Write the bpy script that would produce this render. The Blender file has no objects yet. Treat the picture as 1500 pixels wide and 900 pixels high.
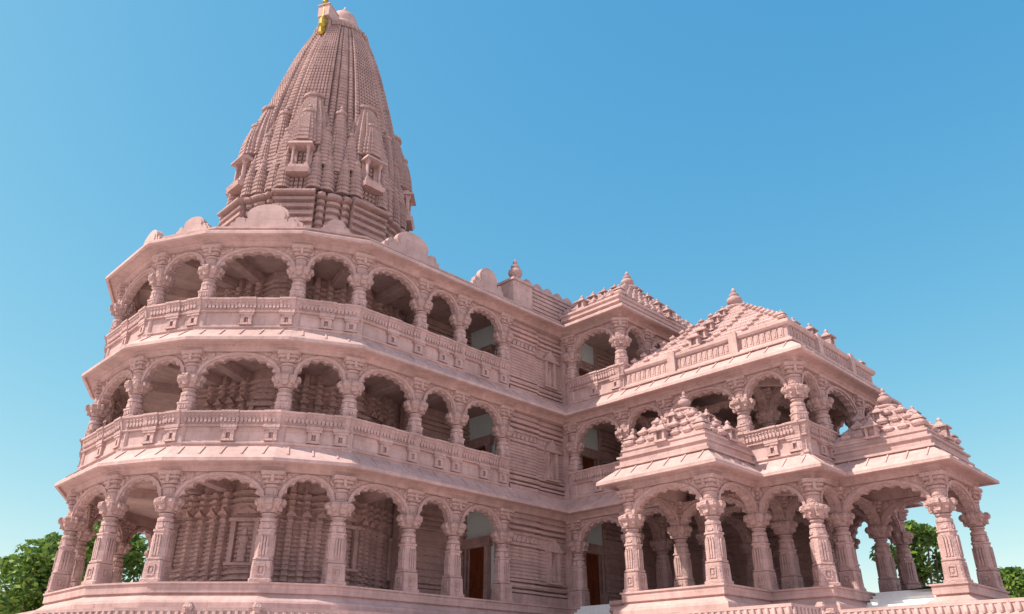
import bpy, math, random
from math import sin, cos, pi, radians, hypot, atan2, sqrt
random.seed(7)
C = bpy.context.scene.collection
EYE = 1.6                      # camera height; all heights below are relative to the eye

# ------------------------------------------------------------------ camera, sky, sun, exposure
cam_d = bpy.data.cameras.new("camera"); cam = bpy.data.objects.new("camera", cam_d); C.objects.link(cam)
cam.location = (0, 0, EYE)
PITCH, YAW = radians(25.61), radians(44.84)
cam.rotation_euler = (radians(90) + PITCH, 0, YAW - radians(90))
cam_d.sensor_width = 36.0; cam_d.lens = 1174.8 / 1500 * 36.0
cam_d.clip_start = 0.1; cam_d.clip_end = 6000
bpy.context.scene.camera = cam

SUN_EL = radians(50)
SH = (-0.876, 0.482)           # horizontal direction towards the sun
w = bpy.data.worlds.new("World"); bpy.context.scene.world = w; w.use_nodes = True
nt = w.node_tree; bg = nt.nodes["Background"]
sky = nt.nodes.new("ShaderNodeTexSky"); sky.sky_type = 'NISHITA'; sky.sun_disc = False
sky.sun_elevation = SUN_EL; sky.sun_rotation = atan2(SH[0], SH[1])
sky.altitude = 0; sky.air_density = 1.0; sky.dust_density = 0.6; sky.ozone_density = 1.6
sep = nt.nodes.new("ShaderNodeSeparateColor"); com = nt.nodes.new("ShaderNodeCombineColor"); nt.links.new(sky.outputs[0], sep.inputs[0])
for ch, (k_, g_) in enumerate(((0.445, 1.38), (1.10, 0.72), (1.88, 0.34))):      # colour response of the photograph's sky
    pw = nt.nodes.new("ShaderNodeMath"); pw.operation = 'POWER'; pw.inputs[1].default_value = g_; nt.links.new(sep.outputs[ch], pw.inputs[0])
    ml = nt.nodes.new("ShaderNodeMath"); ml.operation = 'MULTIPLY'; ml.inputs[1].default_value = k_; nt.links.new(pw.outputs[0], ml.inputs[0]); nt.links.new(ml.outputs[0], com.inputs[ch])
# added white cloud, unseen behind the camera, put in to brighten the shaded fronts
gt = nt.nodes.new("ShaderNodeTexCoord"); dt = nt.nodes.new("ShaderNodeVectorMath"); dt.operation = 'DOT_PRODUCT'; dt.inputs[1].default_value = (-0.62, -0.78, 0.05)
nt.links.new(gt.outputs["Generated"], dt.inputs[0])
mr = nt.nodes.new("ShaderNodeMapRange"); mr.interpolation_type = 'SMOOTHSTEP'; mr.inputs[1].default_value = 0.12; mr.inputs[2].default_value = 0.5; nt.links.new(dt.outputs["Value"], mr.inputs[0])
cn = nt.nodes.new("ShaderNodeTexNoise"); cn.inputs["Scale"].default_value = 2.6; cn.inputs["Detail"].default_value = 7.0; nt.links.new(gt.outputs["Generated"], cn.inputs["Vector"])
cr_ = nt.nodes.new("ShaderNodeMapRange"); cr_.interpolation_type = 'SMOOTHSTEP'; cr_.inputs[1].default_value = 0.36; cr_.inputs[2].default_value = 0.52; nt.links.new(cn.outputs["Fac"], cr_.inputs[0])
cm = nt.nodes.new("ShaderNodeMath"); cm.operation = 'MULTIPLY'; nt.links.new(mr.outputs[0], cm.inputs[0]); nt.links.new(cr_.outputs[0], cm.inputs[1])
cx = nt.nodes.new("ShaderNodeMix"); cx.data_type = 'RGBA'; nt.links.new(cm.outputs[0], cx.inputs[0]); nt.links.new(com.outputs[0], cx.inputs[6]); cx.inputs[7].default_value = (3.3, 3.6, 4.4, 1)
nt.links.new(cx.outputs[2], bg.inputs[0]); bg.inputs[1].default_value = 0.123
sl = bpy.data.lights.new("sun", 'SUN'); sun = bpy.data.objects.new("sun", sl); C.objects.link(sun)
sl.energy = 3.25; sl.angle = radians(0.5); sl.color = (1.0, 0.93, 0.82)
from mathutils import Vector, Matrix
sd = Vector((SH[0]*cos(SUN_EL), SH[1]*cos(SUN_EL), sin(SUN_EL)))
sun.rotation_euler = sd.to_track_quat('Z', 'Y').to_euler(); sun.location = (-40, 20, 80)
vs = bpy.context.scene.view_settings
vs.view_transform = 'Standard'; vs.look = 'None'; vs.exposure = 1.08; vs.gamma = 1; vs.use_curve_mapping = False

# ------------------------------------------------------------------ materials
def mat(name, build):
    m = bpy.data.materials.new(name); m.use_nodes = True
    t = m.node_tree; b = t.nodes["Principled BSDF"]
    b.inputs["Roughness"].default_value = 0.85
    b.inputs["Specular IOR Level"].default_value = 0.25
    build(t, b); return m
def N(t, kind, **kw):
    n = t.nodes.new(kind)
    for k, v in kw.items():
        if k in n.inputs: n.inputs[k].default_value = v
        else: setattr(n, k, v)
    return n
def ramp(t, fac, stops):
    r = t.nodes.new("ShaderNodeValToRGB"); e = r.color_ramp.elements
    e[0].position, e[0].color = stops[0][0], (*stops[0][1], 1)
    e[1].position, e[1].color = stops[-1][0], (*stops[-1][1], 1)
    for p, c in stops[1:-1]:
        x = e.new(p); x.color = (*c, 1)
    t.links.new(fac, r.inputs[0]); return r.outputs[0]
def mixc(t, a, b, fac, mode='MIX'):
    m = t.nodes.new("ShaderNodeMix"); m.data_type = 'RGBA'; m.blend_type = mode
    if isinstance(fac, float): m.inputs[0].default_value = fac
    else: t.links.new(fac, m.inputs[0])
    t.links.new(a, m.inputs[6]); t.links.new(b, m.inputs[7]); return m.outputs[2]
def stone(carve=0.0, col=(0.564, 0.384, 0.359), tile=0.0, vs=5.0):
    def f(t, b):
        tc = N(t, "ShaderNodeTexCoord").outputs["Object"]
        def noise(s, d=4, r=.6):
            n = N(t, "ShaderNodeTexNoise", Scale=s, Detail=float(d), Roughness=r); t.links.new(tc, n.inputs["Vector"]); return n.outputs["Fac"]
        d = [c*0.80 for c in col]; l = [min(1, c*1.14) for c in col]
        base = ramp(t, noise(0.5, 5), [(0.3, d), (0.55, col), (0.75, l)])
        stain = ramp(t, noise(2.6, 6, .7), [(0.32, (.80, .76, .74)), (0.6, (1, 1, 1))])
        c1 = mixc(t, base, stain, 0.7, 'MULTIPLY')
        grain = ramp(t, noise(28, 3), [(0.3, (.86, .85, .85)), (0.7, (1.06, 1.05, 1.05))])
        c1 = mixc(t, c1, grain, 0.8, 'MULTIPLY')
        sx = N(t, "ShaderNodeSeparateXYZ"); t.links.new(tc, sx.inputs[0])
        m1 = N(t, "ShaderNodeMath", operation='MULTIPLY_ADD'); m1.inputs[1].default_value = .37; t.links.new(sx.outputs[1], m1.inputs[0]); t.links.new(sx.outputs[0], m1.inputs[2])
        cb = N(t, "ShaderNodeCombineXYZ"); t.links.new(m1.outputs[0], cb.inputs[0]); t.links.new(sx.outputs[2], cb.inputs[1])
        br = N(t, "ShaderNodeTexBrick"); t.links.new(cb.outputs[0], br.inputs["Vector"])
        for k_, v_ in (("Scale", 1.0), ("Mortar Size", .006), ("Mortar Smooth", .1), ("Brick Width", 1.45), ("Row Height", .46), ("Bias", 0.0)): br.inputs[k_].default_value = v_
        br.inputs["Color1"].default_value = (.90, .89, .88, 1); br.inputs["Color2"].default_value = (1.06, 1.05, 1.04, 1); br.inputs["Mortar"].default_value = (.66, .62, .60, 1)
        c1 = mixc(t, c1, br.outputs["Color"], 0.75, 'MULTIPLY')
        mp = N(t, "ShaderNodeMapping"); mp.inputs["Scale"].default_value = (1, 1, .12); t.links.new(tc, mp.inputs["Vector"])
        ns = N(t, "ShaderNodeTexNoise", Scale=3.2, Detail=5.0, Roughness=.65); t.links.new(mp.outputs[0], ns.inputs["Vector"])
        c1 = mixc(t, c1, ramp(t, ns.outputs["Fac"], [(.34, (.80, .77, .76)), (.56, (1, 1, 1))]), 0.6, 'MULTIPLY')
        t.links.new(c1, b.inputs["Base Color"])
        bp = N(t, "ShaderNodeBump", Strength=0.35, Distance=0.03); t.links.new(noise(14, 5), bp.inputs["Height"])
        last = bp
        if carve:
            v = N(t, "ShaderNodeTexVoronoi", Scale=vs); v.feature = 'SMOOTH_F1'; t.links.new(tc, v.inputs["Vector"])
            v2 = N(t, "ShaderNodeTexVoronoi", Scale=vs*2.3); v2.feature = 'F1'; t.links.new(tc, v2.inputs["Vector"])
            ad = N(t, "ShaderNodeMath", operation='ADD'); t.links.new(v.outputs["Distance"], ad.inputs[0]); t.links.new(v2.outputs["Distance"], ad.inputs[1])
            b2 = N(t, "ShaderNodeBump", Strength=carve, Distance=0.12); b2.invert = True
            t.links.new(ad.outputs[0], b2.inputs["Height"]); t.links.new(bp.outputs[0], b2.inputs["Normal"]); last = b2
        t.links.new(last.outputs[0], b.inputs["Normal"])
    return f
M_STONE = mat("pink_sandstone", stone(0))
M_CARVE = mat("carved_pink_sandstone", stone(0.4, (0.550, 0.367, 0.341), vs=5.5))
M_FINE = mat("finely_carved_sandstone", stone(0.3, (0.555, 0.371, 0.348), vs=8))
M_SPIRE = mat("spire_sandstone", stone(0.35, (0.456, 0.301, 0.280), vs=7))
M_WALL = mat("inner_wall_sandstone", stone(0.35, (0.555, 0.362, 0.329), vs=4))
M_GROUND = mat("sandstone_paving", stone(0, (0.74, 0.66, 0.64)))
def flat(col, rough=.7, metal=0.0, var=.15, sc=6):
    def f(t, b):
        tc = N(t, "ShaderNodeTexCoord").outputs["Object"]
        n = N(t, "ShaderNodeTexNoise", Scale=float(sc), Detail=5.0); t.links.new(tc, n.inputs["Vector"])
        c = ramp(t, n.outputs["Fac"], [(.3, [x*(1-var) for x in col]), (.7, [min(1, x*(1+var)) for x in col])])
        t.links.new(c, b.inputs["Base Color"]); b.inputs["Roughness"].default_value = rough; b.inputs["Metallic"].default_value = metal
    return f
M_MARBLE = mat("white_marble", flat((0.74, 0.73, 0.70), .5, var=.05))
M_PALE = mat("pale_green_plaster", flat((0.74, 0.84, 0.82), .7, var=.04))
M_GOLD = mat("gilded_metal", flat((0.40, 0.25, 0.045), .35, .7, var=.35, sc=4))
def wood(t, b):
    tc = N(t, "ShaderNodeTexCoord").outputs["Object"]
    mp = N(t, "ShaderNodeMapping"); mp.inputs["Scale"].default_value = (9, 9, .8); t.links.new(tc, mp.inputs["Vector"])
    n = N(t, "ShaderNodeTexNoise", Scale=1.5, Detail=6.0); t.links.new(mp.outputs[0], n.inputs["Vector"])
    t.links.new(ramp(t, n.outputs["Fac"], [(.3, (.10, .022, .008)), (.7, (.22, .055, .018))]), b.inputs["Base Color"]); b.inputs["Roughness"].default_value = .45
M_WOOD = mat("brown_wood", wood)
def leafmat(col):
    def f(t, b):
        g = N(t, "ShaderNodeNewGeometry")
        c = ramp(t, g.outputs["Random Per Island"], [(0, (col[0]*.5, col[1]*.6, col[2]*.8)), (.45, col), (.8, (col[0]*1.5, col[1]*1.35, col[2])), (1, (col[0]*2.1, col[1]*1.6, col[2]*1.6))])
        t.links.new(c, b.inputs["Base Color"]); b.inputs["Roughness"].default_value = .55
        tr = N(t, "ShaderNodeBsdfTranslucent"); t.links.new(c, tr.inputs[0])
        mx = N(t, "ShaderNodeMixShader"); mx.inputs[0].default_value = .35
        out = t.nodes["Material Output"]; t.links.new(b.outputs[0], mx.inputs[1]); t.links.new(tr.outputs[0], mx.inputs[2]); t.links.new(mx.outputs[0], out.inputs[0])
    return f
M_LEAF = mat("leaves", leafmat((.125, .215, .045)))
M_BARK = mat("bark", flat((.12, .085, .06), .9, var=.4))

# ------------------------------------------------------------------ mesh builder
class MB:
    def __init__(s): s.v = []; s.f = []
    def add(s, vs, fs):
        o = len(s.v); s.v += [tuple(p) for p in vs]; s.f += [tuple(i+o for i in q) for q in fs]
    def box(s, x0, x1, y0, y1, z0, z1, fr=None, tp=0.0):
        vs = [(x0, y0, z0), (x1, y0, z0), (x1, y1, z0), (x0, y1, z0), (x0+tp, y0+tp, z1), (x1-tp, y0+tp, z1), (x1-tp, y1-tp, z1), (x0+tp, y1-tp, z1)]
        if fr: vs = [fr(p) for p in vs]
        s.add(vs, [(3, 2, 1, 0), (4, 5, 6, 7), (0, 1, 5, 4), (1, 2, 6, 5), (2, 3, 7, 6), (3, 0, 4, 7)])
    def rings(s, rings, cap=True):
        n = len(rings[0]); vs = [p for r in rings for p in r]; fs = []
        for k in range(len(rings)-1):
            for i in range(n):
                j = (i+1) % n; fs.append((k*n+i, k*n+j, (k+1)*n+j, (k+1)*n+i))
        if cap: fs.append(tuple(range(n-1, -1, -1))); fs.append(tuple((len(rings)-1)*n+i for i in range(n)))
        s.add(vs, fs)
    def lathe(s, prof, c=(0, 0), n=16, fr=None, sq=None, cap=True):
        rs = []
        for r, z in prof:
            ring = []
            for i in range(n):
                a = 2*pi*(i+.5)/n; ring.append((c[0]+r*cos(a), c[1]+r*sin(a), z))
            rs.append([fr(p) for p in ring] if fr else ring)
        s.rings(rs, cap)
    def oct(s, prof, c=(0, 0), fr=None):          # (half width, corner cut, z): square with cut corners
        rs = []
        for h, k, z in prof:
            q = h-k
            ring = [(h, -q), (h, q), (q, h), (-q, h), (-h, q), (-h, -q), (-q, -h), (q, -h)]
            ring = [(c[0]+a, c[1]+b, z) for a, b in ring]
            rs.append([fr(p) for p in ring] if fr else ring)
        s.rings(rs)
    def prism(s, poly, y0, y1, fr=None):           # poly in x,z extruded along y
        n = len(poly); vs = [(x, y0, z) for x, z in poly]+[(x, y1, z) for x, z in poly]
        if fr: vs = [fr(p) for p in vs]
        s.add(vs, [tuple(range(n)), tuple(range(2*n-1, n-1, -1))]+[(i+n, (i+1) % n+n, (i+1) % n, i) for i in range(n)])
    def slab(s, poly, z0, z1):
        n = len(poly); vs = [(x, y, z0) for x, y in poly]+[(x, y, z1) for x, y in poly]
        s.add(vs, [tuple(range(n)), tuple(range(2*n-1, n-1, -1))]+[(i+n, (i+1) % n+n, (i+1) % n, i) for i in range(n)])
    def sweep(s, path, prof, closed=True, loop=True):   # prof: (outward, z); mitred corners
        rows = [[(x, y, z) for (x, y) in offs(path, d, closed)] for d, z in prof]
        m = len(path); k = len(prof); vs = [p for r in rows for p in r]; fs = []
        for a in range(k if loop else k-1):
            b = (a+1) % k
            for i in range(m if closed else m-1):
                j = (i+1) % m; fs.append((a*m+i, a*m+j, b*m+j, b*m+i))
        if not closed and loop:
            fs.append(tuple(a*m for a in range(k))); fs.append(tuple(a*m+m-1 for a in range(k-1, -1, -1)))
        s.add(vs, fs)
    def mesh(s, name, m, smooth=False):
        me = bpy.data.meshes.new(name); me.from_pydata(s.v, [], s.f); me.materials.append(m); me.update()
        if smooth: me.polygons.foreach_set("use_smooth", [True]*len(me.polygons))
        return me
def offs(path, d, closed=True):
    n = len(path); out = []
    for i in range(n):
        p = path[i]
        def nrm(a, b):
            dx, dy = b[0]-a[0], b[1]-a[1]; l = hypot(dx, dy); return (dy/l, -dx/l)
        n1 = nrm(path[i-1], p) if (closed or i > 0) else None
        n2 = nrm(p, path[(i+1) % n]) if (closed or i < n-1) else None
        n1 = n1 or n2; n2 = n2 or n1
        k = 1+n1[0]*n2[0]+n1[1]*n2[1]
        out.append((p[0]+d*(n1[0]+n2[0])/k, p[1]+d*(n1[1]+n2[1])/k))
    return out
def frame(x, y, ang, z=0):
    c, s = cos(ang), sin(ang)
    return lambda p: (x+c*p[0]-s*p[1], y+s*p[0]+c*p[1], z+p[2])
# ------------------------------------------------------------------ objects
WPOS = {}
def link(o, parent=None, loc=(0, 0, 0), rot=0.0, world=True):
    C.objects.link(o)
    if parent is not None:
        o.parent = parent
        pl = WPOS.get(parent.name, (0, 0, 0)) if world else (0, 0, 0)
    else: pl = (0, 0, 0)
    o.location = (loc[0]-pl[0], loc[1]-pl[1], loc[2]-pl[2]); o.rotation_euler = (0, 0, rot)
    WPOS[o.name] = loc
    return o
def thing(name, label, cat, loc, group=None):
    o = bpy.data.objects.new(name, None); o.empty_display_size = .5; link(o, None, loc)
    o["label"] = label; o["category"] = cat
    if group: o["group"] = group
    return o
def part(name, mb, m, parent, loc=None, rot=0.0, smooth=False):
    """mesh in eye-relative world coordinates (loc None) or local mesh placed at loc"""
    me = mb if isinstance(mb, bpy.types.Mesh) else mb.mesh(name, m, smooth)
    o = bpy.data.objects.new(name, me)
    return link(o, parent, (0, 0, EYE) if loc is None else (loc[0], loc[1], loc[2]+EYE), rot)
def sub(name, me, parent):                           # sub-part sharing the parent's local frame
    o = bpy.data.objects.new(name, me); C.objects.link(o); o.parent = parent; return o

# ------------------------------------------------------------------ plan
F0 = 3.92; STO = 5.46; F = [F0, F0+STO, F0+2*STO]
LIP = 1.10
lipV = [(11.45, 41.56), (11.45, 36.3), (12.95, 33.35), (16.2, 30.1), (19.13, 28.6), (33.1, 28.6)]
pv = offs(lipV, -LIP, False)
V2, V3, V4, V5 = pv[1:5]
FW = V5[1]; AX = 38.93
mir = lambda p: (p[0], 2*AX-p[1])
V2m, V3m, V4m, V5m = mir(V2), mir(V3), mir(V4), mir(V5)
UH = 34.2; WH = 15.5; UE = 43.6
PORX = 30.35; PW0, PW1 = 22.45, 18.25
FU0, FU1, FPW = 36.7, 40.95, 11.16
W3 = 25.3
FWO = 30.35                    # line of the wall masses above the top storey
apse = [(62, mir((0, FW))[1]), V5m, V4m, V3m, V2m, V2, V3, V4, V5]
tail = [(UE, FW), (62, FW)]
PL = [apse+[(UH, FW), (UH, PW0), (PORX, PW0), (PORX, PW1), (UH, PW1), (UH, WH), (FU0, WH), (FU0, FPW), (FU1, FPW), (FU1, WH), (UE, WH)]+tail,
      apse+[(UH, FW), (UH, WH), (UE, WH)]+tail,
      apse+[(UH, FW), (UH, W3), (UE, W3)]+tail]
TOWER = (21.93, AX-.13)

# ------------------------------------------------------------------ ground, terrace
g = MB(); g.add([(-3000, -3000, -EYE), (3000, -3000, -EYE), (3000, 3000, -EYE), (-3000, 3000, -EYE)], [(0, 1, 2, 3)])
go = part("ground", g, M_GROUND, None); go["kind"] = "structure"
TZ = 2.8
to = offs(apse, 2.25, True)[1:]   # apse outline widened
tpath = [(70, mir((0, FW-2.25))[1])]+to[:7]+[offs([V4, V5, (33, FW)], 2.25, False)[1], (31.9, FW-2.25), (31.9, 25.4), (28.05, 25.4), (28.05, 14.1), (31.75, 14.1), (31.75, -12), (70, -12)]
t = MB()
t.sweep(tpath, [(-.6, TZ), (0, TZ), (.0, TZ-.11), (-.03, TZ-.13), (-.03, TZ-.42), (.02, TZ-.44), (.02, TZ-.6), (-.12, TZ-.7), (-.12, -.4), (.1, -.7), (.1, -EYE-.1), (-.6, -EYE-.1)], True)
t.slab(offs(tpath, -.6), TZ-.3, TZ-.002)
for i in range(len(tpath)-1):
    a, b = tpath[i], tpath[i+1]
    if i == 0 or i > len(tpath)-3: continue
    L = hypot(b[0]-a[0], b[1]-a[1]); fr = frame(a[0], a[1], atan2(b[1]-a[1], b[0]-a[0]), TZ)
    n = int(L/.27)
    for k in range(n):
        x = (k+.5)*L/n
        t.oct([(.045, .02, -.42), (.075, .03, -.34), (.075, .03, -.24), (.06, .02, -.125)], (x, -.0), fr)
ter = part("terrace", t, M_STONE, None); ter["kind"] = "structure"
def spout():
    m = MB(); m.oct([(.16, .05, -.3), (.2, .06, -.12), (.14, .05, .0), (.19, .06, .14), (.1, .04, .3)]); m.box(-.08, .08, -.5, 0, -.1, .06); return m.mesh("water_spout", M_CARVE)
SP = spout()
def spout_at(i, tt):
    a, b = tpath[i], tpath[i+1]; p = (a[0]+(b[0]-a[0])*tt, a[1]+(b[1]-a[1])*tt)
    return part("water_spout", SP, None, ter, (p[0], p[1], TZ-.12), atan2(b[1]-a[1], b[0]-a[0]))
for i, tt in ((6, .55), (7, .08), (12, .62), (13, .5), (14, .12), (14, .3)): spout_at(i, tt)

# ------------------------------------------------------------------ the temple
T = thing("temple", "tall pink sandstone temple with three arcaded storeys, a curved tower and a pillared side hall", "temple", (30, 34, TZ+EYE))

PP = [p for p in PL[0]]
i0 = PP.index((FU0, WH)); PP[i0:i0+1] = [(38.6, WH), (38.6, 11.62), (FU0, 11.62)]
pl = MB()
pl.sweep(PP, [(-.6, F0), (.52, F0), (.52, F0-.07), (.46, F0-.09), (.46, F0-.40), (.36, F0-.44), (.40, F0-.50), (.55, F0-.62), (.72, F0-.72), (.76, F0-.80), (.76, TZ-.004), (-.6, TZ-.004)])
pl.slab(offs(PP, -.3), TZ, F0-.003)
part("plinth", pl, M_STONE, T)

EB = 4.46                                             # underside of the beams above a floor
def eave(k, path, top=True):
    z = F[k]; m = MB()
    m.sweep(path, [(-.34, z+EB), (.36, z+EB), (.36, z+EB+.16), (.42, z+EB+.18), (.42, z+EB+.30), (.50, z+EB+.32), (.92, z+4.80), (.96, z+4.70), (LIP, z+4.72), (LIP, z+4.86), (1.02, z+4.93), (.26, z+(5.57 if k < 2 else 5.18)), (.26, z+(5.64 if k < 2 else 5.2)), (-.34, z+(5.64 if k < 2 else 5.2))])
    n = len(path)
    for i in range(n):
        a, b = offs(path, .6)[i], offs(path, .6)[(i+1) % n]
        if max(a[1], b[1]) > 42 or max(a[0], b[0]) > 61: continue
        L = hypot(b[0]-a[0], b[1]-a[1]); ang = atan2(b[1]-a[1], b[0]-a[0]); fr = frame(a[0], a[1], ang, z)
        c = max(1, round(L/.92))
        for q in range(c):
            x = (q+.5)*L/c; h = .035                      # local -y is outward, origin at d = 1
            vs = []
            for (dd, zz) in ((.90, 5.045), (.36, 5.50)) if k < 2 else ((.90, 4.98), (.48, 5.147)):
                for sx in (-h, h):
                    for up in (-.02, .045): vs.append(fr((x+sx, .6-dd, zz+up)))
            m.add(vs, [(0, 1, 3, 2), (4, 6, 7, 5), (1, 5, 7, 3), (0, 4, 5, 1), (2, 3, 7, 6), (0, 2, 6, 4)])
    return part("eave", m, M_STONE, T)
for k in range(3): eave(k, PL[k])
for k in range(3):
    m = MB(); m.slab(offs(PL[k], -.2), F[k]+4.98, F[k]+5.40); part("floor_slab", m, M_STONE, T)

# ---- column
def raised(m, h, z0, z1, wd, pr, pointed=True, tp=0.0):
    for q in range(4):
        fr = frame(0, 0, q*pi/2)
        if pointed: poly = [(-wd, z0), (wd, z0), (wd, z1-.12), (0, z1), (-wd, z1-.12)]
        else: poly = [(-wd, z0), (wd, z0), (wd, z1), (-wd, z1)]
        m.prism(poly, -h-pr, -h+.08, fr)
def column_meshes():
    b = MB()
    b.oct([(.56, .08, 0), (.56, .08, .12), (.50, .08, .15), (.475, .09, .82), (.42, .09, .84)])
    for q in range(4):
        fr = frame(0, 0, q*pi/2)
        for (x0, x1, z0, z1) in ((-.2, -.14, .24, .68), (.14, .2, .24, .68), (-.139, .139, .24, .31), (-.139, .139, .61, .68), (-.06, .06, .38, .54)):
            b.box(x0, x1, -.535, -.44, z0, z1, fr)
    s = MB()
    s.oct([(.44, .16, .84), (.50, .17, .87), (.50, .17, .93), (.455, .18, .96), (.405, .18, 1.98), (.45, .17, 2.0), (.45, .17, 2.07), (.36, .15, 2.1), (.37, .15, 2.36)])
    for q in range(8):
        fr = frame(0, 0, q*pi/4)
        hh = .44 if q % 2 == 0 else .405
        for x in ((-.15, 0, .15) if q % 2 == 0 else (0,)):
            s.prism([(x-.05, 1.02), (x+.05, 1.02), (x+.05, 1.7), (x, 1.86), (x-.05, 1.7)], -hh-.06, -hh+.1, fr)
        if q % 2 == 0:
            s.prism([(-.16, 2.12), (.16, 2.12), (.16, 2.22), (.08, 2.33), (0, 2.36), (-.08, 2.33), (-.16, 2.22)], -.43, -.3, fr)
    s.lathe([(.33, 2.36), (.42, 2.40), (.435, 2.47), (.42, 2.53), (.33, 2.57), (.33, 2.63), (.40, 2.66), (.40, 2.72), (.31, 2.76)], n=16)
    s2 = MB()
    s2.oct([(.36, .1, .05), (.36, .1, 1.5), (.44, .13, 1.58), (.44, .13, 1.72), (.40, .13, 1.76), (.42, .14, 1.98), (.46, .15, 2.0), (.46, .15, 2.07), (.36, .15, 2.1), (.37, .15, 2.36)])
    for q in range(4):
        fr = frame(0, 0, q*pi/2); s2.prism([(-.16, 2.12), (.16, 2.12), (.16, 2.22), (.08, 2.33), (0, 2.36), (-.08, 2.33), (-.16, 2.22)], -.43, -.3, fr)
        for x in (-.15, 0, .15): s2.prism([(x-.05, 1.77), (x+.05, 1.77), (x+.05, 1.88), (x, 1.96), (x-.05, 1.88)], -.46, -.35, fr)
    s2.lathe([(.33, 2.36), (.42, 2.40), (.435, 2.47), (.42, 2.53), (.33, 2.57), (.33, 2.63), (.40, 2.66), (.40, 2.72), (.31, 2.76)], n=16)
    c = MB()
    c.oct([(.30, .12, 2.76), (.36, .12, 2.80), (.40, .1, 2.95), (.52, .1, 3.10), (.56, .1, 3.14), (.56, .1, 3.30), (.47, .1, 3.34)])
    for q in range(4):
        fr = frame(0, 0, q*pi/2)
        c.prism([(-.12, 2.84), (.12, 2.84), (.17, 3.08), (.17, 3.2), (-.17, 3.2), (-.17, 3.08)], -.6, -.36, fr)
        c.lathe([(.06, -.18), (.14, -.17), (.155, -.06), (.13, 0), (.155, .06), (.14, .17), (.06, .18)], n=10, fr=lambda p, f2=fr: f2((p[2], -.62+p[0], 3.2+p[1])))
        c.box(-.05, .05, -.44, -.3, 2.78, 3.0, fr)
    for q in range(4):
        fr = frame(0, 0, q*pi/2+pi/4); c.box(-.07, .07, -.62, -.4, 2.92, 3.16, fr, .02)
    p = MB()
    p.lathe([(.30, 3.34), (.36, 3.37), (.36, 3.44), (.30, 3.47), (.32, 3.5), (.335, 3.75), (.30, 3.78), (.37, 3.81), (.37, 3.9), (.28, 3.93), (.28, 3.97)], n=16)
    p.oct([(.34, .08, 3.95), (.40, .08, 3.99), (.40, .08, 4.07), (.35, .08, 4.09), (.35, .08, 4.13), (.46, .08, 4.17), (.46, .08, 4.25), (.41, .08, 4.27), (.52, .08, 4.32), (.52, .08, EB-.004)])
    for q in range(4):
        fr = frame(0, 0, q*pi/2); p.box(-.07, .07, -.5, -.3, 4.0, 4.3, fr)
    for q, f in ((b, .80), (s, .78), (s2, .78), (c, .84), (p, .95)): q.v = [(x*f, y*f, z) for x, y, z in q.v]
    return s2.mesh("shaft", M_FINE), b.mesh("base", M_FINE), s.mesh("shaft", M_FINE), c.mesh("capital", M_CARVE), p.mesh("upper_post", M_CARVE)
CS2, CB, CS, CC, CP = column_meshes()
def column(x, y, k, ang=0.0):
    o = part("column", CS if k == 0 else CS2, None, T, (x, y, F[k]), ang)
    if k == 0: sub("base", CB, o)
    sub("capital", CC, o); sub("upper_post", CP, o)

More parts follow.
